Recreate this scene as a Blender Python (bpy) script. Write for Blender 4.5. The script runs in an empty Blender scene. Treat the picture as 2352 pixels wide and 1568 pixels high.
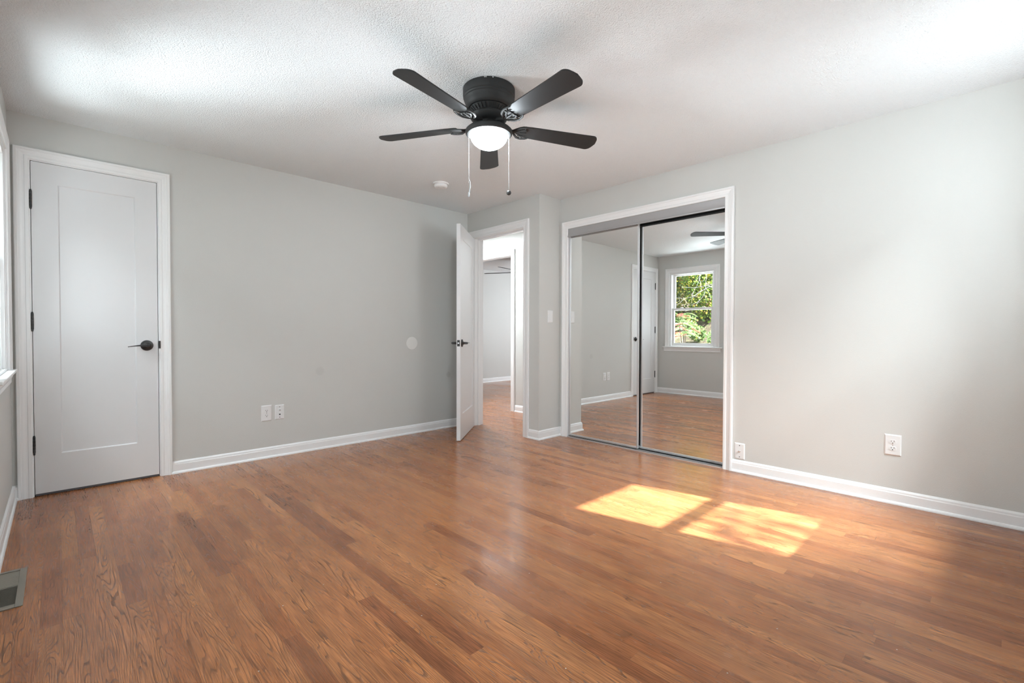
import bpy, bmesh, math, random
from mathutils import Vector, Matrix
R = math.radians
random.seed(7)
scene = bpy.context.scene
C = scene.collection

# ------------------------------------------------------------ camera
cam_d = bpy.data.cameras.new('camera')
cam = bpy.data.objects.new('camera', cam_d); C.objects.link(cam)
cam_d.sensor_width = 36.0; cam_d.lens = 1079.59 / 2352 * 36.0
cam_d.clip_start = 0.02; cam_d.clip_end = 200
yaw, pitch, roll = -0.7688, -0.0172, 0.0022
fw = Vector((-math.sin(yaw), math.cos(yaw), 0)); rt = Vector((math.cos(yaw), math.sin(yaw), 0)); up = Vector((0, 0, 1))
fw, up = fw*math.cos(pitch)+up*math.sin(pitch), up*math.cos(pitch)-fw*math.sin(pitch)
rt, up = rt*math.cos(roll)+up*math.sin(roll), up*math.cos(roll)-rt*math.sin(roll)
M = Matrix((rt, up, -fw)).transposed().to_4x4(); M.translation = Vector((-3.2634, -4.082, 1.0075))
cam.matrix_world = M
scene.camera = cam

# ------------------------------------------------------------ world, sun, daylight
scene.view_settings.view_transform = 'Standard'
scene.view_settings.look = 'None'
scene.view_settings.gamma = 1.0
scene.view_settings.use_curve_mapping = False
scene.view_settings.exposure = 1.47
w = bpy.data.worlds.new('sky'); scene.world = w; w.use_nodes = True
wn = w.node_tree.nodes; wl = w.node_tree.links
bg = wn['Background']; bg.inputs['Color'].default_value = (0.86, 0.93, 1.0, 1); bg.inputs['Strength'].default_value = .8
def light(name, kind, loc, energy, color=(1, 1, 1), target=None, **kw):
    d = bpy.data.lights.new(name, kind); d.energy = energy; d.color = color
    for k, v in kw.items(): setattr(d, k, v)
    o = bpy.data.objects.new(name, d); C.objects.link(o); o.location = loc
    if target is not None:
        o.rotation_euler = (Vector(target) - Vector(loc)).to_track_quat('-Z', 'Y').to_euler()
    return o
light('sun', 'SUN', (0, -8, 8), 12.5, (.95, .97, 1.0), target=(-0.2*7.7, -8+7.7, 8-8.0), angle=R(0.9))
# daylight: sky seen by the window behind the camera, sky and sunlit ground outside the corner window
DAY = (.86, .94, 1.0)
light('daylight_front_window', 'AREA', (-.41, -4.52, 1.50), 4.5, DAY, target=(-.41, 0, 1.40), shape='RECTANGLE', size=.75, size_y=1.25)
light('sky_front_window', 'AREA', (-.55, -5.9, 3.7), 420, DAY, target=(-.40, -4.3, 1.5), shape='RECTANGLE', size=1.8, size_y=1.3)
light('ground_bounce_front', 'AREA', (-.20, -6.2, .0), 1.2, DAY, target=(-.40, -4.3, 1.5), shape='RECTANGLE', size=2.0, size_y=1.6)
light('fill_front_far', 'AREA', (.2, -9.5, .25), 65, DAY, target=(-.40, -4.3, 1.5), shape='RECTANGLE', size=2.6, size_y=1.2)  # added fill lamp, brightens the middle and back of the ceiling
light('ground_bounce_left', 'AREA', (-4.70, .35, .02), 62, DAY, target=(-3.9, -.1, 1.6), shape='RECTANGLE', size=1.5, size_y=1.3)
light('slope_bounce_left', 'AREA', (-6.0, 1.5, .42), 170, DAY, target=(-3.5, -.6, 1.45), shape='RECTANGLE', size=1.4, size_y=.6)
light('fill_side_low', 'AREA', (-5.2, -2.3, .0), 22, DAY, target=(-3.6, -2.7, 1.6), shape='RECTANGLE', size=1.6, size_y=1.4)  # added fill aimed up through the added side window, for the ceiling
light('fill_side_window', 'AREA', (-3.78, -2.75, 1.45), 15, DAY, target=(0, -2.75, 1.35), shape='RECTANGLE', size=1.0, size_y=1.25)  # added fill lamp outside the added side window
light('sky_left_window', 'AREA', (-4.7, -.9, 3.3), 60, DAY, target=(-3.4, -.6, 1.4), shape='RECTANGLE', size=1.6, size_y=1.2)
light('hall_fill', 'AREA', (.52, .75, 2.26), 20, (.90, .955, 1.0), target=(.52, .75, 0), shape='DISK', size=.3)  # added lamp without a fixture, brightens the hall
light('far_room_fill', 'AREA', (4.6, 1.0, 1.5), 23, DAY, target=(2.6, 2.4, 1.2), shape='RECTANGLE', size=1.0, size_y=1.2)  # added fill inside the closed far room, which has no window

# ------------------------------------------------------------ materials
def lin(c):
    return tuple(((x/255)/12.92 if x/255 <= .04045 else ((x/255+.055)/1.055)**2.4) for x in c)
def mat(name, col, rough=.5, metal=0.0, spec=.5, **kw):
    m = bpy.data.materials.new(name); m.use_nodes = True
    b = m.node_tree.nodes['Principled BSDF']
    b.inputs['Base Color'].default_value = (*col, 1); b.inputs['Roughness'].default_value = rough
    b.inputs['Metallic'].default_value = metal; b.inputs['Specular IOR Level'].default_value = spec
    for k, v in kw.items(): b.inputs[k].default_value = v
    return m
def nd(m, t, **kw):
    n = m.node_tree.nodes.new(t)
    for k, v in kw.items():
        if k in n.inputs: n.inputs[k].default_value = v
        else: setattr(n, k, v)
    return n
def lk(m, a, b): m.node_tree.links.new(a, b)
def bsdf(m): return m.node_tree.nodes['Principled BSDF']
def math_n(m, op, a, b=None, c=None):
    n = nd(m, 'ShaderNodeMath', operation=op)
    for i, v in enumerate((a, b, c)):
        if v is None: continue
        if isinstance(v, (int, float)): n.inputs[i].default_value = v
        else: lk(m, v, n.inputs[i])
    return n.outputs[0]
def add_bump(m, scale, dist, detail=2.0, strength=1.0, rough=.5):
    tc = nd(m, 'ShaderNodeTexCoord'); n = nd(m, 'ShaderNodeTexNoise'); n.inputs['Scale'].default_value = scale
    n.inputs['Detail'].default_value = detail; n.inputs['Roughness'].default_value = rough
    bp = nd(m, 'ShaderNodeBump'); bp.inputs['Distance'].default_value = dist; bp.inputs['Strength'].default_value = strength
    lk(m, tc.outputs['Object'], n.inputs['Vector']); lk(m, n.outputs['Fac'], bp.inputs['Height']); lk(m, bp.outputs[0], bsdf(m).inputs['Normal'])
    return n, bp, tc

def wall_material(spots=()):
    m = mat('wall_paint', (.625, .625, .603), .55, spec=.35)
    n, bp, tc = add_bump(m, 230, .0006, 3)
    big = nd(m, 'ShaderNodeTexNoise'); big.inputs['Scale'].default_value = 1.6; big.inputs['Detail'].default_value = 2
    lk(m, tc.outputs['Object'], big.inputs['Vector'])
    ramp = nd(m, 'ShaderNodeMapRange'); ramp.inputs[3].default_value = .975; ramp.inputs[4].default_value = 1.02
    lk(m, big.outputs['Fac'], ramp.inputs[0])
    f = ramp.outputs[0]
    for (p, r, k) in spots:                       # old patches and scuffs on the paint
        vd = nd(m, 'ShaderNodeVectorMath', operation='DISTANCE'); vd.inputs[1].default_value = p
        lk(m, tc.outputs['Object'], vd.inputs[0])
        mr = nd(m, 'ShaderNodeMapRange', interpolation_type='SMOOTHSTEP'); mr.inputs[1].default_value = r*.6; mr.inputs[2].default_value = r
        mr.inputs[3].default_value = k; mr.inputs[4].default_value = 1.0
        lk(m, vd.outputs['Value'], mr.inputs[0]); f = math_n(m, 'MULTIPLY', f, mr.outputs[0])
    hs = nd(m, 'ShaderNodeVectorMath', operation='SCALE'); hs.inputs[0].default_value = (.625, .625, .603)
    lk(m, f, hs.inputs['Scale']); lk(m, hs.outputs[0], bsdf(m).inputs['Base Color'])
    return m
WALL = wall_material()
WALL_BACK = wall_material(((( -1.63, 0, .677), .045, .94), ((-.26, 0, .566), .035, .90)))

def ceiling_material():
    m = mat('stippled_ceiling', (.875, .91, .93), .8, spec=.2)
    tc = nd(m, 'ShaderNodeTexCoord')
    a = nd(m, 'ShaderNodeTexNoise'); a.inputs['Scale'].default_value = 190; a.inputs['Detail'].default_value = 3; a.inputs['Roughness'].default_value = .6
    v = nd(m, 'ShaderNodeTexVoronoi'); v.inputs['Scale'].default_value = 140; v.feature = 'SMOOTH_F1'
    lk(m, tc.outputs['Object'], a.inputs['Vector']); lk(m, tc.outputs['Object'], v.inputs['Vector'])
    s = math_n(m, 'SUBTRACT', a.outputs['Fac'], math_n(m, 'MULTIPLY', v.outputs['Distance'], .6))
    bp = nd(m, 'ShaderNodeBump'); bp.inputs['Distance'].default_value = .0065; bp.inputs['Strength'].default_value = .9
    lk(m, s, bp.inputs['Height']); lk(m, bp.outputs[0], bsdf(m).inputs['Normal'])
    return m
CEIL = ceiling_material()
TRIM = mat('semi_gloss_trim', (.87, .87, .87), .32); add_bump(TRIM, 90, .0002)
DOOR = mat('white_door_paint', (.74, .74, .745), .34); add_bump(DOOR, 160, .00012)
BLACK = mat('matte_black_metal', (.018, .018, .018), .38, spec=.6); add_bump(BLACK, 300, .0001)
FANM = mat('satin_black_fan', (.026, .026, .026), .56, spec=.3); add_bump(FANM, 200, .0001)
BLADE = mat('black_fan_blade', (.020, .020, .020), .52, spec=.35); add_bump(BLADE, 60, .0001)
PLAST = mat('white_plastic', (.80, .80, .80), .3); add_bump(PLAST, 80, .0001)
PLAST2 = mat('off_white_plastic', (.80, .795, .77), .35); add_bump(PLAST2, 80, .0001)
DARK = mat('dark_recess', (.01, .01, .01), .7); add_bump(DARK, 50, .0001)
ALU = mat('brushed_aluminium', (.68, .68, .69), .38, metal=.6); add_bump(ALU, 400, .0001)
FASC = mat('satin_grey_fascia', (.46, .46, .465), .30, metal=.45); add_bump(FASC, 200, .0001)
MIRR = mat('mirror_glass', (.93, .94, .93), .0, metal=1.0)
def _mirror_variation(m):
    n = nd(m, 'ShaderNodeTexNoise'); n.inputs['Scale'].default_value = 2
    mr = nd(m, 'ShaderNodeMapRange'); mr.inputs[3].default_value = .0; mr.inputs[4].default_value = .004
    lk(m, n.outputs['Fac'], mr.inputs[0]); lk(m, mr.outputs[0], bsdf(m).inputs['Roughness'])
_mirror_variation(MIRR)
STEEL = mat('bright_steel', (.7, .7, .7), .25, metal=1.0); add_bump(STEEL, 200, .0001)
VENTM = mat('worn_beige_metal', (.30, .275, .23), .45, metal=.5); add_bump(VENTM, 120, .0004)
SEAL = mat('grey_door_sweep', (.10, .10, .11), .7); add_bump(SEAL, 120, .0004)
def glass_material():
    m = bpy.data.materials.new('window_glass'); m.use_nodes = True
    nt = m.node_tree; nt.nodes.remove(nt.nodes['Principled BSDF'])
    t = nt.nodes.new('ShaderNodeBsdfTransparent'); t.inputs[0].default_value = (.97, .985, .975, 1)
    g = nt.nodes.new('ShaderNodeBsdfGlossy'); g.inputs['Roughness'].default_value = .0
    no = nt.nodes.new('ShaderNodeTexNoise'); no.inputs['Scale'].default_value = 1.0
    mr = nt.nodes.new('ShaderNodeMapRange'); mr.inputs[3].default_value = .045; mr.inputs[4].default_value = .055
    nt.links.new(no.outputs['Fac'], mr.inputs[0])
    x = nt.nodes.new('ShaderNodeMixShader'); nt.links.new(mr.outputs[0], x.inputs[0])
    nt.links.new(t.outputs[0], x.inputs[1]); nt.links.new(g.outputs[0], x.inputs[2])
    nt.links.new(x.outputs[0], nt.nodes['Material Output'].inputs[0])
    return m
GLASS = glass_material()
CHAIN = mat('dull_nickel_chain', (.34, .34, .34), .4, metal=.3); add_bump(CHAIN, 200, .0001)
LAMPG = mat('lit_frosted_glass', (.9, .9, .88), .4)
bsdf(LAMPG).inputs['Emission Color'].default_value = (.84, .935, 1, 1); bsdf(LAMPG).inputs['Emission Strength'].default_value = 68.0
add_bump(LAMPG, 100, .0001)

PW = .0572
def floor_material():
    m = mat('oak_strip_floor', (.3, .14, .06), .25, spec=.36)
    b = bsdf(m); b.inputs['Coat Weight'].default_value = .18; b.inputs['Coat Roughness'].default_value = .09
    tc = nd(m, 'ShaderNodeTexCoord'); sp = nd(m, 'ShaderNodeSeparateXYZ'); lk(m, tc.outputs['Object'], sp.inputs[0])
    X, Y = sp.outputs[0], sp.outputs[1]
    xr = math_n(m, 'DIVIDE', X, PW); row = math_n(m, 'FLOOR', xr); fx = math_n(m, 'SUBTRACT', xr, row)
    wr = nd(m, 'ShaderNodeTexWhiteNoise', noise_dimensions='1D'); lk(m, row, wr.inputs['W'])
    ln = math_n(m, 'ADD', math_n(m, 'MULTIPLY', wr.outputs['Value'], .55), .55)       # board length in this row
    wr2 = nd(m, 'ShaderNodeTexWhiteNoise', noise_dimensions='1D'); lk(m, math_n(m, 'ADD', row, 57.3), wr2.inputs['W'])
    yr = math_n(m, 'DIVIDE', math_n(m, 'ADD', Y, math_n(m, 'MULTIPLY', wr2.outputs['Value'], 9.0)), ln)
    # uneven joints: warp the coordinate
    warp = nd(m, 'ShaderNodeTexNoise', noise_dimensions='2D'); warp.inputs['Scale'].default_value = .9
    cw = nd(m, 'ShaderNodeCombineXYZ'); lk(m, yr, cw.inputs[0]); lk(m, math_n(m, 'MULTIPLY', row, 3.17), cw.inputs[1]); lk(m, cw.outputs[0], warp.inputs['Vector'])
    yr = math_n(m, 'ADD', yr, math_n(m, 'MULTIPLY', warp.outputs['Fac'], 1.1))
    col = math_n(m, 'FLOOR', yr); fy = math_n(m, 'SUBTRACT', yr, col)
    idv = nd(m, 'ShaderNodeCombineXYZ'); lk(m, row, idv.inputs[0]); lk(m, col, idv.inputs[1])
    wn_ = nd(m, 'ShaderNodeTexWhiteNoise', noise_dimensions='3D'); lk(m, idv.outputs[0], wn_.inputs['Vector'])
    rv, rc = wn_.outputs['Value'], wn_.outputs['Color']
    src = nd(m, 'ShaderNodeSeparateColor'); lk(m, rc, src.inputs[0])
    # grain coordinates per board
    gx = math_n(m, 'ADD', math_n(m, 'MULTIPLY', X, 1.0), math_n(m, 'MULTIPLY', src.outputs[0], 31.0))
    gy = math_n(m, 'ADD', math_n(m, 'MULTIPLY', Y, 1.0), math_n(m, 'MULTIPLY', src.outputs[1], 47.0))
    def comb(a, ka, b_, kb, z=0.0):
        c = nd(m, 'ShaderNodeCombineXYZ'); lk(m, math_n(m, 'MULTIPLY', a, ka), c.inputs[0]); lk(m, math_n(m, 'MULTIPLY', b_, kb), c.inputs[1])
        c.inputs[2].default_value = z; return c.outputs[0]
    # cathedral figure: contour lines of a stretched noise
    n1 = nd(m, 'ShaderNodeTexNoise', noise_dimensions='2D'); n1.inputs['Scale'].default_value = 1.0; n1.inputs['Detail'].default_value = 2.0; n1.inputs['Roughness'].default_value = .45
    lk(m, comb(gx, 13.0, gy, 1.15), n1.inputs['Vector'])
    dens = math_n(m, 'ADD', math_n(m, 'MULTIPLY', src.outputs[2], 20.0), 13.0)
    ph = math_n(m, 'ADD', math_n(m, 'MULTIPLY', n1.outputs['Fac'], dens), math_n(m, 'MULTIPLY', gx, 110.0))
    rg = math_n(m, 'FRACT', ph)
    ring = nd(m, 'ShaderNodeValToRGB'); lk(m, rg, ring.inputs[0])
    e = ring.color_ramp.elements; e[0].position = 0.0; e[0].color = (.0, .0, .0, 1); e[1].position = 1.0; e[1].color = (1, 1, 1, 1)
    q = ring.color_ramp.elements.new(.10); q.color = (.15, .15, .15, 1); q = ring.color_ramp.elements.new(.34); q.color = (.98, .98, .98, 1)
    # soft wobble breaks the rings up; fine pores
    n3 = nd(m, 'ShaderNodeTexNoise', noise_dimensions='2D'); n3.inputs['Scale'].default_value = 1.0; n3.inputs['Detail'].default_value = 3.0
    lk(m, comb(gx, 380.0, gy, 9.0), n3.inputs['Vector'])
    pore = nd(m, 'ShaderNodeMapRange'); pore.inputs[1].default_value = .38; pore.inputs[2].default_value = .60; pore.inputs[3].default_value = .66; pore.inputs[4].default_value = 1.10
    lk(m, n3.outputs['Fac'], pore.inputs[0])
    n4 = nd(m, 'ShaderNodeTexNoise', noise_dimensions='2D'); n4.inputs['Scale'].default_value = 1.0; n4.inputs['Detail'].default_value = 3.0
    lk(m, comb(gx, 26.0, gy, 3.0), n4.inputs['Vector'])
    blot = nd(m, 'ShaderNodeMapRange'); blot.inputs[1].default_value = .3; blot.inputs[2].default_value = .7; blot.inputs[3].default_value = .84; blot.inputs[4].default_value = 1.12
    lk(m, n4.outputs['Fac'], blot.inputs[0])
    amp = math_n(m, 'ADD', math_n(m, 'MULTIPLY', src.outputs[0], .42), .26)      # how strong the figure is on this board
    rsep = nd(m, 'ShaderNodeSeparateColor'); lk(m, ring.outputs[0], rsep.inputs[0])
    ringf = math_n(m, 'SUBTRACT', 1.0, math_n(m, 'MULTIPLY', math_n(m, 'SUBTRACT', 1.0, rsep.outputs[0]), amp))
    tone = nd(m, 'ShaderNodeValToRGB'); lk(m, rv, tone.inputs[0])
    t = tone.color_ramp.elements
    t[0].position = 0; t[0].color = (.27, .092, .034, 1); t[1].position = 1; t[1].color = (.53, .215, .078, 1)
    for p_, c_ in ((.10, (.35, .120, .042, 1)), (.45, (.415, .155, .055, 1)), (.85, (.465, .182, .066, 1))):
        q = t.new(p_); q.color = c_
    fac = math_n(m, 'MULTIPLY', math_n(m, 'MULTIPLY', ringf, pore.outputs[0]), blot.outputs[0])
    # seams
    ex = math_n(m, 'MULTIPLY', math_n(m, 'MINIMUM', fx, math_n(m, 'SUBTRACT', 1.0, fx)), PW)
    ey = math_n(m, 'MULTIPLY', math_n(m, 'MINIMUM', fy, math_n(m, 'SUBTRACT', 1.0, fy)), ln)
    ed = math_n(m, 'MINIMUM', ex, ey)
    seam = nd(m, 'ShaderNodeMapRange'); seam.inputs[1].default_value = .0002; seam.inputs[2].default_value = .0009; seam.inputs[3].default_value = .45; seam.inputs[4].default_value = 1.0
    lk(m, ed, seam.inputs[0])
    # only some seams have opened up
    gapn = nd(m, 'ShaderNodeTexNoise', noise_dimensions='2D'); gapn.inputs['Scale'].default_value = 1.0
    lk(m, comb(X, 7.0, Y, 1.3), gapn.inputs['Vector'])
    gm = nd(m, 'ShaderNodeMapRange'); gm.inputs[1].default_value = .42; gm.inputs[2].default_value = .62; gm.inputs[3].default_value = .25; gm.inputs[4].default_value = 1.0
    lk(m, gapn.outputs['Fac'], gm.inputs[0])
    seamf = math_n(m, 'SUBTRACT', 1.0, math_n(m, 'MULTIPLY', math_n(m, 'SUBTRACT', 1.0, seam.outputs[0]), gm.outputs[0]))
    # worn hazy finish: large soft patches where the stain has dulled towards grey
    n5 = nd(m, 'ShaderNodeTexNoise', noise_dimensions='2D'); n5.inputs['Scale'].default_value = 1.0; n5.inputs['Detail'].default_value = 4.0; n5.inputs['Roughness'].default_value = .6
    lk(m, comb(X, 2.6, Y, 1.6), n5.inputs['Vector'])
    wear = nd(m, 'ShaderNodeMapRange'); wear.inputs[1].default_value = .42; wear.inputs[2].default_value = .72; wear.inputs[3].default_value = .0; wear.inputs[4].default_value = .16
    lk(m, n5.outputs['Fac'], wear.inputs[0])
    sc = nd(m, 'ShaderNodeVectorMath', operation='SCALE'); lk(m, tone.outputs[0], sc.inputs[0]); lk(m, math_n(m, 'MULTIPLY', fac, seamf), sc.inputs['Scale'])
    mx = nd(m, 'ShaderNodeMix', data_type='RGBA'); lk(m, wear.outputs[0], mx.inputs[0]); lk(m, sc.outputs[0], mx.inputs[6]); mx.inputs[7].default_value = (.40, .19, .09, 1)
    # tiny scattered paint flecks
    fl = nd(m, 'ShaderNodeTexVoronoi', voronoi_dimensions='2D'); fl.inputs['Scale'].default_value = 6.0; lk(m, tc.outputs['Object'], fl.inputs['Vector'])
    fs = nd(m, 'ShaderNodeSeparateColor'); lk(m, fl.outputs['Color'], fs.inputs[0])
    sel = math_n(m, 'GREATER_THAN', fs.outputs[0], .90)
    near = math_n(m, 'LESS_THAN', fl.outputs['Distance'], .013)
    mx2 = nd(m, 'ShaderNodeMix', data_type='RGBA'); lk(m, math_n(m, 'MULTIPLY', sel, near), mx2.inputs[0]); lk(m, mx.outputs[2], mx2.inputs[6]); mx2.inputs[7].default_value = (.62, .56, .5, 1)
    lk(m, mx2.outputs[2], b.inputs['Base Color'])
    rr = nd(m, 'ShaderNodeMapRange'); rr.inputs[1].default_value = .3; rr.inputs[2].default_value = .7; rr.inputs[3].default_value = .17; rr.inputs[4].default_value = .28
    lk(m, n5.outputs['Fac'], rr.inputs[0])
    lk(m, math_n(m, 'ADD', rr.outputs[0], math_n(m, 'MULTIPLY', math_n(m, 'SUBTRACT', 1.0, ringf), .25)), b.inputs['Roughness'])
    cup = math_n(m, 'MULTIPLY', math_n(m, 'MULTIPLY', fx, math_n(m, 'SUBTRACT', 1.0, fx)), .6)
    hgt = math_n(m, 'ADD', math_n(m, 'ADD', math_n(m, 'MULTIPLY', fac, .25), math_n(m, 'MULTIPLY', seam.outputs[0], .6)), math_n(m, 'ADD', cup, math_n(m, 'MULTIPLY', rv, .5)))
    bp = nd(m, 'ShaderNodeBump'); bp.inputs['Distance'].default_value = .0007; bp.inputs['Strength'].default_value = .35
    lk(m, hgt, bp.inputs['Height']); lk(m, bp.outputs[0], b.inputs['Normal'])
    return m
FLOOR = floor_material()

# ------------------------------------------------------------ mesh helpers
def frame(o, s, n):
    """local (along wall, out of wall, height) -> world"""
    o = Vector(o); s = Vector(s); n = Vector(n)
    return lambda a, t, z: o + s*a + n*t + Vector((0, 0, z))
ID = lambda a, b, c: Vector((a, b, c))
def addbox(bm, a0, a1, b0, b1, c0, c1, F=ID, bev=0.0, seg=2):
    v = [bm.verts.new(F(a, b, c)) for a in (a0, a1) for b in (b0, b1) for c in (c0, c1)]
    fs = [bm.faces.new([v[i] for i in q]) for q in ((0, 1, 3, 2), (4, 6, 7, 5), (0, 4, 5, 1), (2, 3, 7, 6), (0, 2, 6, 4), (1, 5, 7, 3))]
    if bev > 0:
        es = list({e for f in fs for e in f.edges})
        bmesh.ops.bevel(bm, geom=es, offset=bev, segments=seg, profile=.5, affect='EDGES', clamp_overlap=True)
def addlathe(bm, prof, F=ID, n=48, cap0=True, cap1=True):
    """prof: list of (radius, height along third local axis)"""
    rings = []
    for (r, h) in prof:
        rings.append([bm.verts.new(F(r*math.cos(2*math.pi*k/n), r*math.sin(2*math.pi*k/n), h)) for k in range(n)] if r > 1e-6 else [bm.verts.new(F(0, 0, h))])
    for A, B in zip(rings, rings[1:]):
        for k in range(n):
            k2 = (k+1) % n
            if len(A) == 1 and len(B) == 1: continue
            if len(A) == 1: bm.faces.new((A[0], B[k2], B[k]))
            elif len(B) == 1: bm.faces.new((A[k], A[k2], B[0]))
            else: bm.faces.new((A[k], A[k2], B[k2], B[k]))
    if cap0 and len(rings[0]) > 1: bm.faces.new(list(reversed(rings[0])))
    if cap1 and len(rings[-1]) > 1: bm.faces.new(rings[-1])
def addtube(bm, pts, r, n=8, cap=True):
    pts = [Vector(p) for p in pts]; rr = r if isinstance(r, (list, tuple)) else [r]*len(pts)
    rings = []; prev = None
    for i, p in enumerate(pts):
        d = (pts[min(i+1, len(pts)-1)] - pts[max(i-1, 0)]).normalized()
        ref = prev if prev is not None else (Vector((0, 0, 1)) if abs(d.z) < .9 else Vector((1, 0, 0)))
        x = (ref - d*ref.dot(d)).normalized(); y = d.cross(x); prev = x
        rings.append([bm.verts.new(p + (x*math.cos(2*math.pi*k/n) + y*math.sin(2*math.pi*k/n))*rr[i]) for k in range(n)])
    for A, B in zip(rings, rings[1:]):
        for k in range(n): bm.faces.new((A[k], A[(k+1) % n], B[(k+1) % n], B[k]))
    if cap: bm.faces.new(list(reversed(rings[0]))); bm.faces.new(rings[-1])
def addprism(bm, poly, h0, h1, F=ID):
    """poly (a,b) outline extruded along the third axis"""
    A = [bm.verts.new(F(a, b, h0)) for a, b in poly]; B = [bm.verts.new(F(a, b, h1)) for a, b in poly]
    n = len(poly)
    for k in range(n): bm.faces.new((A[k], A[(k+1) % n], B[(k+1) % n], B[k]))
    bm.faces.new(list(reversed(A))); bm.faces.new(B)
def new(name, fill, m, parent=None, smooth=False, origin=None, **props):
    bm = bmesh.new(); fill(bm)
    bmesh.ops.recalc_face_normals(bm, faces=bm.faces[:])
    base = Vector(origin) if origin is not None else Vector((0, 0, 0))
    if origin is not None: bmesh.ops.translate(bm, verts=bm.verts[:], vec=-base)
    me = bpy.data.meshes.new(name); bm.to_mesh(me); bm.free()
    for mm in (m if isinstance(m, (list, tuple)) else [m]): me.materials.append(mm)
    if smooth:
        for p in me.polygons: p.use_smooth = True
        try: me.set_sharp_from_angle(angle=R(smooth if smooth is not True else 35))
        except Exception: pass
    o = bpy.data.objects.new(name, me); C.objects.link(o)
    if parent is not None:
        o.parent = parent; o.location = base - world_loc(parent)
    else: o.location = base
    for k, v in props.items(): o[k] = v
    return o
def world_loc(o):
    v = Vector(o.location)
    while o.parent: o = o.parent; v += Vector(o.location)
    return v
def empty(name, loc, **props):
    o = bpy.data.objects.new(name, None); C.objects.link(o); o.location = loc
    o.empty_display_size = .05
    for k, v in props.items(): o[k] = v
    return o
def struct(name, fill, m, label, category, **kw):
    return new(name, fill, m, kind='structure', label=label, category=category, **kw)

# ------------------------------------------------------------ room dimensions
L = 3.466; H = 2.319; J = .304; CV = -1.0753; YD = -4.30; WT = .115
D1A, D1B, DT = -3.370, -2.758, 2.045
DW0, DW1, DH = -.125, -.865, 2.030          # bedroom doorway in the entry wall
C0, C1, CT = -1.175, -2.665, 2.018          # closet opening
HX = .966; XR = 5.2; YF = 3.205; HH = 2.30  # hall wall, far room

def wall(bm, F, a0, a1, z0, z1, t, holes):
    """slab from face t=0 back to t=-t with rectangular holes (a0,a1,z0,z1)"""
    As = sorted({a0, a1, *[h[0] for h in holes], *[h[1] for h in holes]}); Zs = sorted({z0, z1, *[h[2] for h in holes], *[h[3] for h in holes]})
    As = [a for a in As if a0 <= a <= a1]; Zs = [z for z in Zs if z0 <= z <= z1]
    V = {}
    def v(i, j, k):
        if (i, j, k) not in V: V[(i, j, k)] = bm.verts.new(F(As[i], -t if k else 0, Zs[j]))
        return V[(i, j, k)]
    def solid(i, j):
        if i < 0 or j < 0 or i >= len(As)-1 or j >= len(Zs)-1: return False
        ca = (As[i]+As[i+1])/2; cz = (Zs[j]+Zs[j+1])/2
        return not any(h[0] < ca < h[1] and h[2] < cz < h[3] for h in holes)
    for i in range(len(As)-1):
        for j in range(len(Zs)-1):
            if not solid(i, j): continue
            bm.faces.new((v(i, j, 0), v(i+1, j, 0), v(i+1, j+1, 0), v(i, j+1, 0)))
            bm.faces.new((v(i, j, 1), v(i, j+1, 1), v(i+1, j+1, 1), v(i+1, j, 1)))
            for (di, dj, p, q) in ((-1, 0, (i, j), (i, j+1)), (1, 0, (i+1, j), (i+1, j+1)), (0, -1, (i, j), (i+1, j)), (0, 1, (i, j+1), (i+1, j+1))):
                if not solid(i+di, j+dj): bm.faces.new((v(*p, 0), v(*q, 0), v(*q, 1), v(*p, 1)))
FB = frame((0, 0, 0), (1, 0, 0), (0, -1, 0))            # back wall: a = x
FL = frame((-L, 0, 0), (0, 1, 0), (1, 0, 0))            # left wall: a = y
FE = frame((0, 0, 0), (0, 1, 0), (-1, 0, 0))            # entry wall: a = y
FJ = frame((0, CV, 0), (1, 0, 0), (0, -1, 0))           # return beside the closet: a = x
FR = frame((J, 0, 0), (0, 1, 0), (-1, 0, 0))            # closet wall: a = y
FD = frame((0, YD, 0), (1, 0, 0), (0, 1, 0))            # wall behind the camera: a = x
# window openings (rough)
WC = dict(a0=-.985, a1=-.213, z0=.79, z1=2.03)
WS = dict(a0=-3.16, a1=-2.34, z0=.79, z1=2.03)  # opening for the added fill window
WD = dict(a0=-.80, a1=-.02, z0=.86, z1=2.13)
g = .035
struct('floor', lambda bm: addbox(bm, -3.7, XR+.1, -4.5, YF+.1, -.12, 0), FLOOR, 'reddish brown oak strip floor running through the bedroom and hall', 'floor')
struct('ceiling', lambda bm: addbox(bm, -3.7, HX, -4.5, YF+.1, H, H+.14), CEIL, 'white stippled bedroom ceiling', 'ceiling')
struct('ceiling_far_room', lambda bm: addbox(bm, HX, XR+.1, -1.6, YF+.1, HH, HH+.16), CEIL, 'white ceiling of the room seen beyond the hall', 'ceiling')
struct('wall_back', lambda bm: wall(bm, FB, -L, 0, 0, H, .14, [(D1A-.012, D1B+.012, -1, DT+.012)]), WALL_BACK, 'greige wall holding the closed white door and the round wall bumper', 'wall')
struct('wall_left', lambda bm: wall(bm, FL, YD-.14, .14, 0, H, .14, [(q['a0'], q['a1'], q['z0'], q['z1']) for q in (WC, WS)]), WALL, 'greige wall with the double-hung window at the left edge', 'wall')
struct('wall_entry', lambda bm: wall(bm, FE, CV+WT, 0, 0, H, WT, [(DW1-.02, DW0+.02, -1, DH+.02)]), WALL, 'short greige wall around the open bedroom doorway', 'wall')
struct('wall_return', lambda bm: wall(bm, FJ, 0, J+WT, 0, H, WT, []), WALL, 'narrow greige return wall carrying the light switch', 'wall')
struct('wall_right', lambda bm: wall(bm, FR, YD, CV, 0, H, WT, [(C1-.018, C0+.018, -1, CT+.018)]), WALL, 'long greige wall with the mirrored closet and two low wall plates', 'wall')
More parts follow.
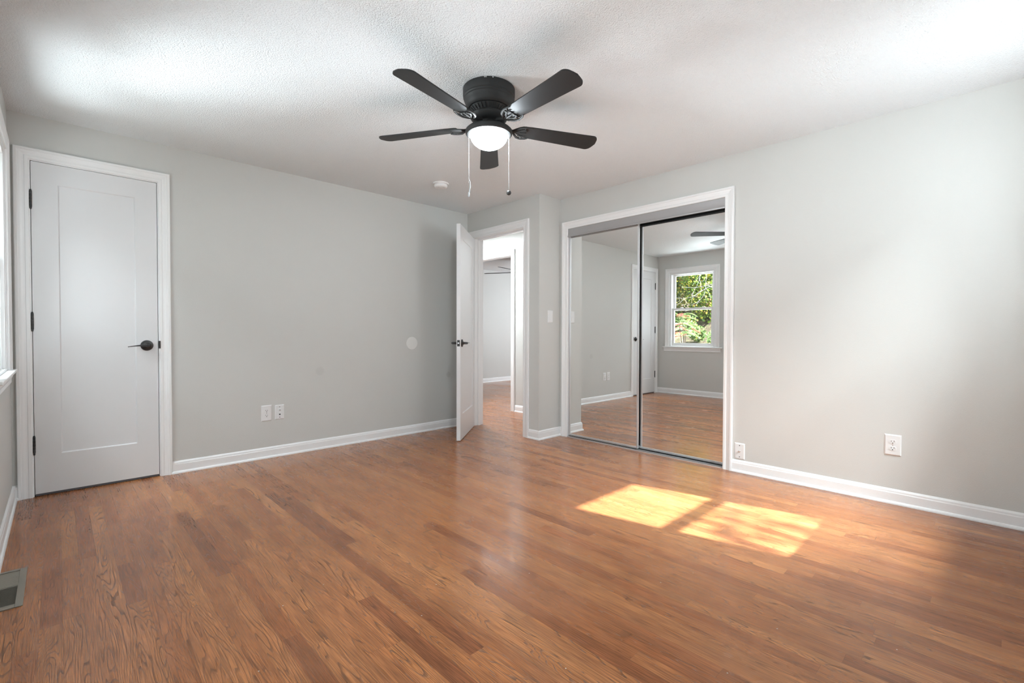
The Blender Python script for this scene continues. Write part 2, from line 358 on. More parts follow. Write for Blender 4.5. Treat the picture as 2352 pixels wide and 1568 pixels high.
struct('wall_front', lambda bm: wall(bm, FD, -L, J+WT, 0, H, .14, [(WD['a0'], WD['a1'], WD['z0'], WD['z1'])]), WALL, 'greige wall behind the camera', 'wall')
struct('wall_light_block', lambda bm: (addbox(bm, D1A-.2, D1B+.2, .60, .66, 0, H), addbox(bm, D1A-.2, D1A-.14, .14, .60, 0, H), addbox(bm, D1B+.14, D1B+.2, .14, .60, 0, H)), WALL, 'unseen walls added behind the closed door to block leaking light', 'wall')  # added box, stops light leaking under the closed door
# closet interior, hall, far room
struct('wall_closet', lambda bm: (addbox(bm, .95, 1.0, C1-.15, CV+.0, 0, H), addbox(bm, J+WT, .95, C1-.15, C1-.10, 0, H), addbox(bm, J+WT, .95, CV+WT-.01, CV+WT+.03, 0, H)), WALL, 'inside walls of the closet behind the mirrors', 'wall')
FH = frame((HX, 0, 0), (0, 1, 0), (-1, 0, 0))
H0, H1, HT = .310, 1.11, 2.018              # doorway across the hall
struct('wall_hall', lambda bm: wall(bm, FH, -1.2, YF, 0, H, .10, [(H0-.015, H1+.015, -1, HT+.015)]), WALL, 'bright wall across the hall with the cased doorway', 'wall')
struct('wall_hall_end', lambda bm: (addbox(bm, WT, HX, 2.6, 2.7, 0, H), addbox(bm, .0, WT, .14, 2.7, 0, H)), WALL, 'end of the hall beyond the doorway', 'wall')
struct('wall_far_room', lambda bm: (addbox(bm, HX+.10, XR+.1, YF, YF+.1, 0, HH), addbox(bm, XR, XR+.1, -1.5, YF, 0, HH), addbox(bm, HX+.10, XR, -1.5, -1.4, 0, HH)), WALL, 'pale wall at the far side of the room beyond the hall', 'wall')

# ------------------------------------------------------------ trim profiles
CAS = [(0, 0), (0, .008), (.004, .011), (.018, .011), (.022, .0085), (.030, .0095), (.040, .013), (.050, .0145), (.053, .0175), (.064, .0175), (.068, .015), (.068, 0)]
def casing(bm, F, a0, a1, z0, z1, w=.068, legs=True, prof=CAS, sill=False):
    """mitred casing around an opening: up the a0 side, over, down the a1 side"""
    k = w/.068
    stations = [(lambda u: (a0-u, z0)), (lambda u: (a0-u, z1+u)), (lambda u: (a1+u, z1+u)), (lambda u: (a1+u, z0))]
    rings = [[bm.verts.new(F(*(lambda q: (q[0], t, q[1]))(st(u*k)))) for u, t in prof] for st in stations]
    n = len(prof)
    for A, B in zip(rings, rings[1:]):
        for i in range(n): bm.faces.new((A[i], A[(i+1) % n], B[(i+1) % n], B[i]))
    bm.faces.new(rings[0]); bm.faces.new(list(reversed(rings[-1])))
BASE = [(0, 0), (0, .021), (.007, .021), (.014, .0175), (.018, .0115), (.064, .0115), (.068, .0095), (.078, .0085), (.084, .0045), (.088, .002), (.088, 0)]
def baseboard(bm, F, a0, a1, k0=0, k1=0):
    A = [bm.verts.new(F(a0 - k0*t, t, z)) for z, t in BASE]; B = [bm.verts.new(F(a1 + k1*t, t, z)) for z, t in BASE]
    n = len(BASE)
    for i in range(n): bm.faces.new((A[i], A[(i+1) % n], B[(i+1) % n], B[i]))
    bm.faces.new(A); bm.faces.new(list(reversed(B)))
cw_ = .068
struct('baseboard_back', lambda bm: baseboard(bm, FB, D1B+cw_+.001, 0, 0, -1), TRIM, 'white baseboard along the wall with the closed door', 'baseboard')
struct('baseboard_corner', lambda bm: baseboard(bm, FB, -L, D1A-cw_-.001, -1, 0), TRIM, 'tiny piece of white baseboard in the left corner', 'baseboard')
struct('baseboard_left', lambda bm: baseboard(bm, FL, YD, 0, -1, -1), TRIM, 'white baseboard below the left window', 'baseboard')
struct('baseboard_entry', lambda bm: baseboard(bm, FE, CV, DW1-cw_-.014, 1, 0), TRIM, 'short white baseboard beside the open doorway', 'baseboard')
struct('baseboard_return', lambda bm: baseboard(bm, FJ, 0, J, 1, -1), TRIM, 'short white baseboard below the light switch', 'baseboard')
struct('baseboard_right', lambda bm: baseboard(bm, FR, YD, C1-cw_-.001, -1, 0), TRIM, 'white baseboard running right from the mirrored closet', 'baseboard')
struct('baseboard_closet', lambda bm: baseboard(bm, FR, C0+cw_+.0005, CV, 0, -1), TRIM, 'sliver of white baseboard between closet casing and corner', 'baseboard')
struct('baseboard_front', lambda bm: baseboard(bm, FD, -L, J, -1, -1), TRIM, 'white baseboard behind the camera', 'baseboard')
struct('baseboard_hall', lambda bm: baseboard(bm, FH, -1.0, H0-.085, 0, 0), TRIM, 'white baseboard across the hall', 'baseboard')
FF = frame((0, YF, 0), (1, 0, 0), (0, -1, 0))
struct('baseboard_far_room', lambda bm: baseboard(bm, FF, HX+.1, XR, 0, 0), TRIM, 'white baseboard of the far room', 'baseboard')

# door casings and jambs
def trim_set(name, F, a0, a1, top, wall_t, label, w=.068, stop=None, back=False, reveal=.005):
    o = struct(name, lambda bm: casing(bm, F, a0-reveal, a1+reveal, 0, top+reveal, w), TRIM, label, 'door frame')
    def jamb(bm):
        addbox(bm, a0-.018, a0, -wall_t, 0.0, 0, top+.018, F); addbox(bm, a1, a1+.018, -wall_t, 0.0, 0, top+.018, F)
        addbox(bm, a0, a1, -wall_t, 0.0, top, top+.018, F)
        if stop is not None:
            s0, s1 = stop
            addbox(bm, a0, a0+.011, s0, s1, 0, top, F); addbox(bm, a1-.011, a1, s0, s1, 0, top, F); addbox(bm, a0+.011, a1-.011, s0, s1, top-.011, top, F)
    new('jamb', jamb, TRIM, parent=o)
    if back:
        Fb = lambda a, t, z: F(a, -wall_t - t, z)
        new('hall_casing', lambda bm: casing(bm, Fb, a0-reveal, a1+reveal, 0, top+reveal, w), TRIM, parent=o)
    return o
T1 = trim_set('trim_1', FB, D1A-.003, D1B+.003, DT+.003, .14, 'white casing around the closed panel door', stop=(-.05, -.04), w=.0665)
T2 = trim_set('trim_2', FE, DW1, DW0, DH, WT, 'white casing around the open bedroom doorway', stop=(-.075, -.042), back=True, w=.075)
T3 = trim_set('trim_3', FR, C1, C0, CT, WT, 'wide white casing framing the mirrored closet', reveal=0)
T4 = trim_set('trim_4', FH, H0, H1, HT, .10, 'white casing of the doorway across the hall')
new('strike_plate', lambda bm: addbox(bm, D1B+.003, D1B+.013, .0, .0155, .898, .95, FB, bev=.002), BLACK, parent=T1)

# ------------------------------------------------------------ hinges and levers
def hinge(F, a, z, parent, t=.007):
    def f(bm):
        o = F(a, t, z)
        G = lambda x, y, h: F(a + x, t + y, z + h)
        for k in range(5):
            addlathe(bm, [(.0058, -.05+k*.02+.0008), (.0062, -.05+k*.02+.002), (.0062, -.05+k*.02+.018), (.0058, -.05+k*.02+.0192)], G, 16)
        addbox(bm, -.0058, .0058, -.0075, -.0045, -.05, .05, G)
    h = new('hinge', f, BLACK, parent=parent, smooth=30, label='black hinge')
    new('hinge_pin', lambda bm: addlathe(bm, [(.003, -.062), (.005, -.058), (.005, -.052), (.0035, -.05), (.0035, .05), (.005, .052), (.004, .056), (0, .058)], (lambda x, y, hh: F(a+x, t+y, z+hh)), 12), BLACK, parent=h, smooth=40)
def lever(F, a, z, side, parent, face=0.0, droop=.0):
    """round rose, shank and slim lever; side = +1/-1 along the wall axis"""
    G = lambda x, y, h: F(a + x, face + h, z + y)
    rose = new('door_handle', lambda bm: addlathe(bm, [(.0360, 0), (.0360, .004), (.0335, .0085), (.026, .011), (.017, .013), (.0135, .017), (.0115, .022), (.0105, .044), (.0112, .050), (.009, .056), (.0, .058)], G, 40), BLACK, parent=parent, smooth=40, label='black lever handle')
    def lv(bm):
        n = 14; rings = []
        for i in range(n+1):
            u = i/n; x = side*(-.012 + .118*u)
            hh = .0068*(1-u)**1.6 + .0024; tt = .007*(1-u)+.0055
            zc = -droop*u*u*.012 + .002*math.sin(u*3.1); yc = .050 - .004*math.sin(u*math.pi)
            rings.append([bm.verts.new(G(x, zc + hh*math.cos(q), yc + tt*math.sin(q))) for q in [k*math.pi/5 for k in range(10)]])
        for A, B in zip(rings, rings[1:]):
            for k in range(10): bm.faces.new((A[k], A[(k+1) % 10], B[(k+1) % 10], B[k]))
        bm.faces.new(rings[0]); bm.faces.new(list(reversed(rings[-1])))
    new('lever', lv, BLACK, parent=rose, smooth=40)
    return rose

# shaker one-panel slab in local (a, t, z): a across, t thickness from 0 (face) to -th
def slab(bm, F, a0, a1, z0, z1, th, st=.118, top=.122, bot=.235, rec=.008, both=True):
    ia0, ia1, iz0, iz1 = a0+st, a1-st, z0+bot, z1-top; s = .006
    def side(t0, dirn):
        o = [(a0, z0), (a1, z0), (a1, z1), (a0, z1)]; i1 = [(ia0, iz0), (ia1, iz0), (ia1, iz1), (ia0, iz1)]
        i2 = [(ia0+s, iz0+s), (ia1-s, iz0+s), (ia1-s, iz1-s), (ia0+s, iz1-s)]
        O = [bm.verts.new(F(a, t0, z)) for a, z in o]; I = [bm.verts.new(F(a, t0, z)) for a, z in i1]; K = [bm.verts.new(F(a, t0+dirn*rec, z)) for a, z in i2]
        for k in range(4):
            k2 = (k+1) % 4
            bm.faces.new((O[k], O[k2], I[k2], I[k])); bm.faces.new((I[k], I[k2], K[k2], K[k]))
        bm.faces.new(K); return O
    A = side(0, -1); B = side(-th, 1 if both else -.0)
    for k in range(4): bm.faces.new((A[k], A[(k+1) % 4], B[(k+1) % 4], B[k]))
# door 1, closed
D1 = struct('door_1', lambda bm: slab(bm, FB, D1A, D1B, .016, DT, .035), DOOR, 'closed white one-panel door at the left with black hinges and lever', 'door', origin=(D1A, 0, 0))
for z in (1.816, 1.075, .320): hinge(FB, D1A-.0015, z, D1)
lever(FB, -2.820, .919, -1, D1, droop=.6)
new('door_sweep', lambda bm: addbox(bm, D1A+.002, D1B-.002, -.034, -.003, .003, .018, FB), SEAL, parent=D1, label='dark rubber sweep')
# door 2, open into the room
hinge_p = Vector((-.010, -.135, 0)); fe = Vector((-.5735, -.6122, 0)); du = (fe-hinge_p).normalized(); dn = Vector((-du.y, du.x, 0))
if dn.y > 0: dn = -dn                                   # visible face looks towards -y/+x
F2 = frame(hinge_p, du, dn)
W2 = (fe-hinge_p).length
D2 = struct('door_2', lambda bm: slab(bm, F2, .004, W2, .006, 2.022, .0365, st=.105), DOOR, 'white one-panel door standing open into the bedroom', 'door', origin=hinge_p)
for z in (1.80, 1.07, .30): hinge(lambda a, t, zz: F2(a, -.0365 - t, zz), .0, z, D2)
lever(F2, W2-.062, .915, -1, D2)
lever(lambda a, t, z: F2(a, -.0365 - t, z), W2-.062, .915, -1, D2)
FEd = lambda x, y, z: hinge_p + du*(W2 + y) + dn*(-.01825 + x) + Vector((0, 0, z))
lp = new('latch_plate', lambda bm: addbox(bm, -.0125, .0125, -.001, .0014, .886, .944, FEd, bev=.001), BLACK, parent=D2, label='black latch plate on the door edge')
new('latch_bolt', lambda bm: addlathe(bm, [(.0085, 0), (.0085, .006), (.006, .009), (0, .0095)], (lambda x, y, h: FEd(x, h, .915+y)), 20), STEEL, parent=lp, smooth=40, label='bright steel latch bolt')

# ------------------------------------------------------------ mirrored closet doors
XF, XB = J+.020, J+.052          # mirror planes of front and rear panel
YM = -1.938
def mirror_door(name, x, y0, y1, z0, z1, label):
    fr = .013
    F = frame((x, 0, 0), (0, 1, 0), (-1, 0, 0))
    def f(bm):
        for (a, b_) in ((y0, y0+fr), (y1-fr, y1)):
            m_ = (a+b_)/2
            addbox(bm, a, b_, -.012, .004, z0, z1, F, bev=.0015)
            addbox(bm, a+.0005, a+.0045, .004, .009, z0, z1, F, bev=.001)
            addbox(bm, b_-.0045, b_-.0005, .004, .007, z0, z1, F, bev=.001)
        addbox(bm, y0+fr, y1-fr, -.012, .004, z0, z0+.016, F, bev=.0015)
    o = struct(name, f, ALU, label, 'closet door')
    new('top_rail', lambda bm: addbox(bm, y0+fr, y1-fr, -.012, .003, z1-.012, z1, F, bev=.001), DARK, parent=o, label='dark top rail')
    new('mirror', lambda bm: addbox(bm, y0+fr-.002, y1-fr+.002, -.004, 0.0, z0+.014, z1-.010, F), MIRR, parent=o, label='mirror glass')
    new('backing', lambda bm: addbox(bm, y0+.002, y1-.002, -.0115, -.006, z0+.003, z1-.003, F), DARK, parent=o)
mirror_door('door_3', XF, YM, C0-.0005, .017, 1.955, 'left sliding mirror door of the closet, the one in front')
mirror_door('door_4', XB, C1+.003, YM+.045, .017, 1.935, 'right sliding mirror door of the closet, set behind its neighbour')
def fascia(bm):
    prof = [(-.001, CT-.001), (.0035, CT-.001), (.0045, CT-.03), (.006, CT-.055), (.009, CT-.066), (.013, CT-.070), (.013, CT-.080), (.010, CT-.081), (.004, CT-.074), (-.001, CT-.06)]
    A = [bm.verts.new((J+.001-t, C0-.001, z)) for t, z in prof]; B = [bm.verts.new((J+.001-t, C1+.001, z)) for t, z in prof]
    for i in range(len(prof)):
        j = (i+1) % len(prof); bm.faces.new((A[i], A[j], B[j], B[i]))
    bm.faces.new(A); bm.faces.new(list(reversed(B)))
ft = new('top_track', fascia, FASC, smooth=30, label='satin grey metal fascia track across the top of the mirrored closet', category='door track', kind='structure')
new('channel', lambda bm: (addbox(bm, J+.004, J+.075, C1+.001, C0-.001, CT-.006, CT-.001), addbox(bm, J+.031, J+.0335, C1+.001, C0-.001, CT-.075, CT-.006), addbox(bm, J+.073, J+.076, C1+.001, C0-.001, CT-.075, CT-.006)), DARK, parent=ft, label='dark inner channel')
def btrack(bm):
    addbox(bm, J-.004, J+.078, C1+.001, C0-.001, 0, .0025)
    for x in (J-.004, J+.030, J+.0765): addbox(bm, x, x+.0022, C1+.001, C0-.001, .0025, .0105)
bt = new('bottom_track', btrack, ALU, label='low aluminium floor track under the mirrored doors', category='door track', kind='structure')
new('track_groove', lambda bm: (addbox(bm, J-.001, J+.0295, C1+.003, C0-.003, .0025, .0045), addbox(bm, J+.0325, J+.076, C1+.003, C0-.003, .0025, .0045)), DARK, parent=bt, label='dark grooves')

# ------------------------------------------------------------ windows
def window(name, F, w, label, zm, depth=.14):
    a0, a1, z0, z1 = w['a0'], w['a1'], w['z0'], w['z1']
    root = struct(name, lambda bm: casing(bm, F, a0, a1, z0, z1, .070), TRIM, label, 'window')
    def fr(bm):
        addbox(bm, a0, a0+.016, -depth, 0, z0, z1, F); addbox(bm, a1-.016, a1, -depth, 0, z0, z1, F)
        addbox(bm, a0+.016, a1-.016, -depth, 0, z1-.016, z1, F); addbox(bm, a0+.016, a1-.016, -depth, -.002, z0, z0+.016, F)
        for (x0, x1) in ((a0+.016, a0+.030), (a1-.030, a1-.016)): addbox(bm, x0, x1, -.022, -.004, z0+.016, z1-.016, F, bev=.003)
        addbox(bm, a0+.030, a1-.030, -.022, -.004, z1-.034, z1-.016, F, bev=.003)
    new('window_frame', fr, TRIM, parent=root)
    b0, b1 = a0+.030, a1-.030
    def sash(nm, t0, t1, s0, s1, bot, top, lab):
        def f(bm):
            addbox(bm, b0, b0+.046, t0, t1, s0, s1, F, bev=.003); addbox(bm, b1-.046, b1, t0, t1, s0, s1, F, bev=.003)
            addbox(bm, b0+.046, b1-.046, t0, t1, s0, s0+bot, F, bev=.003); addbox(bm, b0+.046, b1-.046, t0, t1, s1-top, s1, F, bev=.003)
        s = new('sash', f, TRIM, parent=root, label=lab)
        new('glass_pane', lambda bm: addbox(bm, b0+.042, b1-.042, (t0+t1)/2-.002, (t0+t1)/2+.002, s0+bot-.004, s1-top+.004, F), GLASS, parent=s)
        return s
    sash('sash', -.092, -.062, zm-.012, z1-.018, .036, .040, 'upper sash')
    lo = sash('sash', -.058, -.026, z0+.018, zm+.022, .046, .034, 'lower sash')
    for a in (b0+.17, b1-.17):
        new('sash_lock', lambda bm: (addbox(bm, a-.028, a+.028, -.056, -.030, zm+.022, zm+.030, F, bev=.003), addbox(bm, a-.010, a+.022, -.050, -.036, zm+.030, zm+.038, F, bev=.003)), PLAST, parent=lo)
    def stool(bm):
        addbox(bm, a0-.115, a1+.115, .0, .033, z0-.012, z0+.004, F, bev=.004, seg=3)
        addbox(bm, a0+.001, a1-.001, -.024, .004, z0-.012, z0+.004, F)
    st = new('window_sill', stool, TRIM, parent=root)
    def apron(bm):
        prof = [(0, z0-.078), (.006, z0-.078), (.010, z0-.070), (.010, z0-.050), (.016, z0-.034), (.018, z0-.0125), (0, z0-.0125)]
        A = [bm.verts.new(F(a0-.09, t, z)) for t, z in prof]; B = [bm.verts.new(F(a1+.09, t, z)) for t, z in prof]
        for i in range(len(prof)): bm.faces.new((A[i], A[(i+1) % len(prof)], B[(i+1) % len(prof)], B[i]))
        bm.faces.new(A); bm.faces.new(list(reversed(B)))
    new('apron', apron, TRIM, parent=root)
window('window_1', FL, WC, 'white double-hung window on the left wall, seen in the mirror', 1.412)
window('window_fill', FL, WS, 'unseen white double-hung window added on the left wall for fill light', 1.412)  # added out of view to let more fill light in
window('window_2', FD, WD, 'white double-hung window behind the camera that lets the sun in', 1.49)

# ------------------------------------------------------------ wall plates
def plate_bm(bm, G, w, h, t=.0055, e=.006):
    o = [(-w/2, -h/2), (w/2, -h/2), (w/2, h/2), (-w/2, h/2)]
    A = [bm.verts.new(G(a, 0, z)) for a, z in o]; A2 = [bm.verts.new(G(a, .0015, z)) for a, z in o]
    B = [bm.verts.new(G(a-math.copysign(e, a), t, z-math.copysign(e, z))) for a, z in o]
    for P, Q in ((A, A2), (A2, B)):
        for k in range(4): bm.faces.new((P[k], P[(k+1) % 4], Q[(k+1) % 4], Q[k]))
    bm.faces.new(list(reversed(A))); bm.faces.new(B)
def oval(w, h, n=24):
    pts = []
    for k in range(n):
        a = 2*math.pi*k/n; x = math.cos(a)*w/2*1.12; z = math.sin(a)*h/2*1.0
        pts.append((max(-w/2, min(w/2, x)), max(-h/2, min(h/2, z))))
    return pts
def outlet(name, F, a, z, w, h, label, group=None):
    G = lambda x, t, zz: F(a+x, t, z+zz)
    o = new(name, lambda bm: plate_bm(bm, G, w, h), PLAST, origin=F(a, 0, z), label=label, category='outlet')
    for s in (.0195, -.0195):
        P = lambda x, y, hh, s=s: F(a+x, hh, z+s+y)
        r = new('receptacle', lambda bm: addprism(bm, oval(.034, .028), .004, .0072, P), PLAST, parent=o)
        def slots(bm):
            addbox(bm, -.0078, -.0054, -.001, .0080, .0068, .0075, P); addbox(bm, .0054, .0078, -.0005, .0070, .0068, .0075, P)
            addprism(bm, oval(.0056, .0056, 12), .0068, .0075, lambda x, y, hh: P(x, y-.0075, hh))
        new('slots', slots, DARK, parent=r, label='dark plug slots')
    new('screw', lambda bm: addprism(bm, oval(.005, .005, 12), .005, .0068, lambda x, y, hh: F(a+x, hh, z+y)), STEEL, parent=o)
    return o
outlet('power_outlet', FB, -2.061, .362, .078, .126, 'white duplex outlet on the back wall, left of the cable plate')
outlet('power_outlet', FR, -3.656, .349, .080, .124, 'white duplex outlet on the right wall above the baseboard')
# coax + phone plate beside the first outlet
G = lambda x, t, zz: FB(-1.962+x, t, .361+zz)
o = new('media_plate', lambda bm: plate_bm(bm, G, .071, .118), PLAST, origin=G(0, 0, 0), label='white cable and phone jack plate just right of the back wall outlet', category='wall plate')
for s, nm in ((.018, 'coax_jack'), (-.018, 'phone_jack')):
    P = lambda x, y, hh, s=s: G(x, hh, s+y)
    j = new(nm, lambda bm: addlathe(bm, [(.0150, .005), (.0150, .0062), (.0135, .0068), (0, .0068)], P, 28), PLAST, parent=o, smooth=30)
    if nm == 'coax_jack': new('coax_post', lambda bm: (addlathe(bm, [(.0055, .0066), (.0055, .0085), (.0042, .009), (.0042, .016), (.003, .0162), (0, .0162)], P, 16)), STEEL, parent=j, smooth=40, label='metal coax post')
    else: new('socket_hole', lambda bm: addprism(bm, [(-.006, -.002), (-.002, -.006), (.002, -.006), (.006, -.002), (.006, .004), (-.006, .004)], .0066, .0072, P), DARK, parent=j, label='black socket hole')
for s in (.0415, -.0415): new('screw', lambda bm: addprism(bm, oval(.006, .006, 12), .005, .0068, lambda x, y, hh: G(x, hh, s+y)), DARK, parent=o, label='dark screw')
# coax plate by the closet
G = lambda x, t, zz: FR(-2.785+x, t, .154+zz)
o = new('cable_plate', lambda bm: plate_bm(bm, G, .071, .116), PLAST, origin=G(0, 0, 0), label='white plate with a protruding cable post, low beside the closet casing', category='wall plate')
new('coax_post', lambda bm: addlathe(bm, [(.0062, .005), (.0062, .008), (.0045, .0085), (.0045, .021), (.002, .0215), (0, .0215)], lambda x, y, hh: G(x, hh, y), 18), STEEL, parent=o, smooth=40, label='metal coax post')
for s in (.0415, -.0415): new('screw', lambda bm: addprism(bm, oval(.006, .006, 12), .005, .0068, lambda x, y, hh: G(x, hh, s+y)), DARK, parent=o, label='dark screw')
# rocker switch on the return wall
G = lambda x, t, zz: FJ(.157+x, t, 1.171+zz)
o = new('light_switch', lambda bm: plate_bm(bm, G, .073, .118), PLAST, origin=G(0, 0, 0), label='white rocker light switch on the narrow wall beside the doorway', category='light switch')
def rocker(bm):
    A = [(-.0165, .005), (.0165, .005)]
    v = [bm.verts.new(G(x, t, z)) for x in (-.0165, .0165) for (t, z) in ((.005, -.033), (.0085, -.033), (.0062, 0), (.0062, .033), (.005, .033))]
    bm.faces.new(v[:5]); bm.faces.new(list(reversed(v[5:])))
    for i in range(5): bm.faces.new((v[i], v[(i+1) % 5], v[5+(i+1) % 5], v[5+i]))
new('rocker', rocker, PLAST, parent=o)
# door bumper disc
new('wall_bumper', lambda bm: addlathe(bm, [(.0635, 0), (.0635, .0015), (.0615, .0032), (.056, .0036), (0, .0038)], lambda x, y, h: FB(-.711+x, h, .907+y), 56), PLAST2, smooth=30, origin=(-.711, 0, .907), label='round off-white door bumper disc stuck on the back wall', category='wall bumper')
# smoke detector
SX, SY = -.835, -.670
G = lambda x, y, h: Vector((SX+x, SY+y, H-h))
o = new('smoke_detector', lambda bm: addlathe(bm, [(.069, 0), (.069, .006), (.066, .011), (.060, .012), (.056, .012), (.0555, .015)], G, 56), PLAST, smooth=30, origin=(SX, SY, H), label='round white smoke detector on the ceiling near the doorway', category='smoke detector')
def shell(bm):
    addlathe(bm, [(.056, .0155), (.0575, .020), (.0555, .031), (.048, .038), (.036, .0400), (.030, .0385), (.022, .0385), (0, .0385)], G, 56)
new('cover', shell, PLAST, parent=o, smooth=40)
new('test_button', lambda bm: addlathe(bm, [(.012, .0385), (.012, .0405), (.010, .042), (0, .042)], lambda x, y, h: G(x-.012, y-.014, h), 24), PLAST2, parent=o, smooth=30)

# floor vent by the left window
VX0, VX1, VY0, VY1 = -3.500+.035, -3.365, -1.597, -1.203
def vent(bm):
    h = .004
    addbox(bm, VX0, VX0+.016, VY0, VY1, 0, h); 
    # right flange is raised along its inner edge
    addbox(bm, VX1-.022, VX1, VY0, VY1, 0, h, bev=.0015)
    addbox(bm, VX0+.016, VX1-.022, VY1-.018, VY1, 0, h); addbox(bm, VX0+.016, VX1-.022, VY0, VY0+.030, 0, h)
    addbox(bm, VX0+.016, VX1-.022, (VY0+VY1)/2+.006, (VY0+VY1)/2+.012, 0, h)
ve = new('floor_vent', vent, VENTM, origin=((VX0+VX1)/2, (VY0+VY1)/2, 0), label='worn metal floor register at the bottom left, below the window', category='floor vent')
def louvers(bm):
    y = VY0+.034; mid = (VY0+VY1)/2+.009
    while y < VY1-.022:
        if abs(y-mid) > .008:
            tilt = .0026 if y > mid else -.0005
            v = [bm.verts.new(p) for p in ((VX0+.016, y, .0005), (VX1-.022, y, .0005), (VX1-.022, y+tilt, .0036), (VX0+.016, y+tilt, .0036), (VX0+.016, y+.0014, .0005), (VX1-.022, y+.0014, .0005), (VX1-.022, y+.0014+tilt, .0036), (VX0+.016, y+.0014+tilt, .0036))]
            for q in ((0, 1, 2, 3), (7, 6, 5, 4), (3, 2, 6, 7), (0, 4, 5, 1), (0, 3, 7, 4), (1, 5, 6, 2)): bm.faces.new([v[i] for i in q])
        y += .0085
new('louver', louvers, VENTM, parent=ve, kind='stuff')
new('duct_opening', lambda bm: addbox(bm, VX0+.014, VX1-.020, VY0+.02, VY1-.01, .0001, .0006), DARK, parent=ve, label='dark duct opening')

# ------------------------------------------------------------ ceiling fan
def blade_mesh(bm, r0=.175, r1=.652, w0=.092, w1=.126, th=.006):
    top = []
    def half(x):
        u = (x-r0)/(r1-r0); return (w0 + (w1-w0)*min(1, u*1.05))/2
    pts = [(r0, -half(r0)*.82), (r0+.012, -half(r0)*.97)]
    n = 8
    for i in range(1, n): x = r0+.012+(r1-.055-r0-.012)*i/n; pts.append((x, -half(x)))
    # rounded tip corners, slightly bowed end
    cr = .040; hx = half(r1)
    for k in range(13):
        a = -math.pi/2 + k*math.pi/2/12; pts.append((r1-cr+cr*math.cos(a)*.85, -hx+cr+cr*math.sin(a)))
    pts.append((r1+.002, 0))
    low = [(x, -y) for x, y in reversed(pts[:-1])]
    pts = pts + low
    A = [bm.verts.new((x, y, -th/2)) for x, y in pts]; B = [bm.verts.new((x, y, th/2)) for x, y in pts]
    for k in range(len(pts)): bm.faces.new((A[k], A[(k+1) % len(pts)], B[(k+1) % len(pts)], B[k]))
    f1 = bm.faces.new(list(reversed(A))); f2 = bm.faces.new(B)
    bmesh.ops.bevel(bm, geom=list({e for f in (f1, f2) for e in f.edges}), offset=.0018, segments=2, affect='EDGES', profile=.5)
def iron_mesh(bm):
    """scrolled blade iron: arm from the motor plus a pierced palm under the blade"""
    addtube(bm, [(.070, 0, .012), (.10, 0, .004), (.13, 0, -.006), (.155, 0, -.008)], [.010, .009, .008, .007], 8)
    for s in (-1, 1):
        addtube(bm, [(.135, 0, -.006), (.150, s*.020, -.009), (.170, s*.042, -.010), (.196, s*.052, -.0085), (.226, s*.050, -.007), (.240, s*.043, -.006)], [.006, .007, .007, .006, .0045, .003], 8)
        addtube(bm, [(.150, 0, -.009), (.170, s*.012, -.010), (.186, s*.026, -.0095), (.205, s*.026, -.0085), (.214, s*.018, -.008)], [.005, .005, .0045, .004, .003], 8)
        addtube(bm, [(.196, s*.052, -.009), (.200, s*.034, -.009), (.186, s*.026, -.0095)], [.004, .0035, .0035], 6)
    addtube(bm, [(.150, 0, -.009), (.185, 0, -.010), (.214, 0, -.008)], [.005, .006, .003], 8)
    addbox(bm, .160, .206, -.020, .020, -.0075, -.0035)
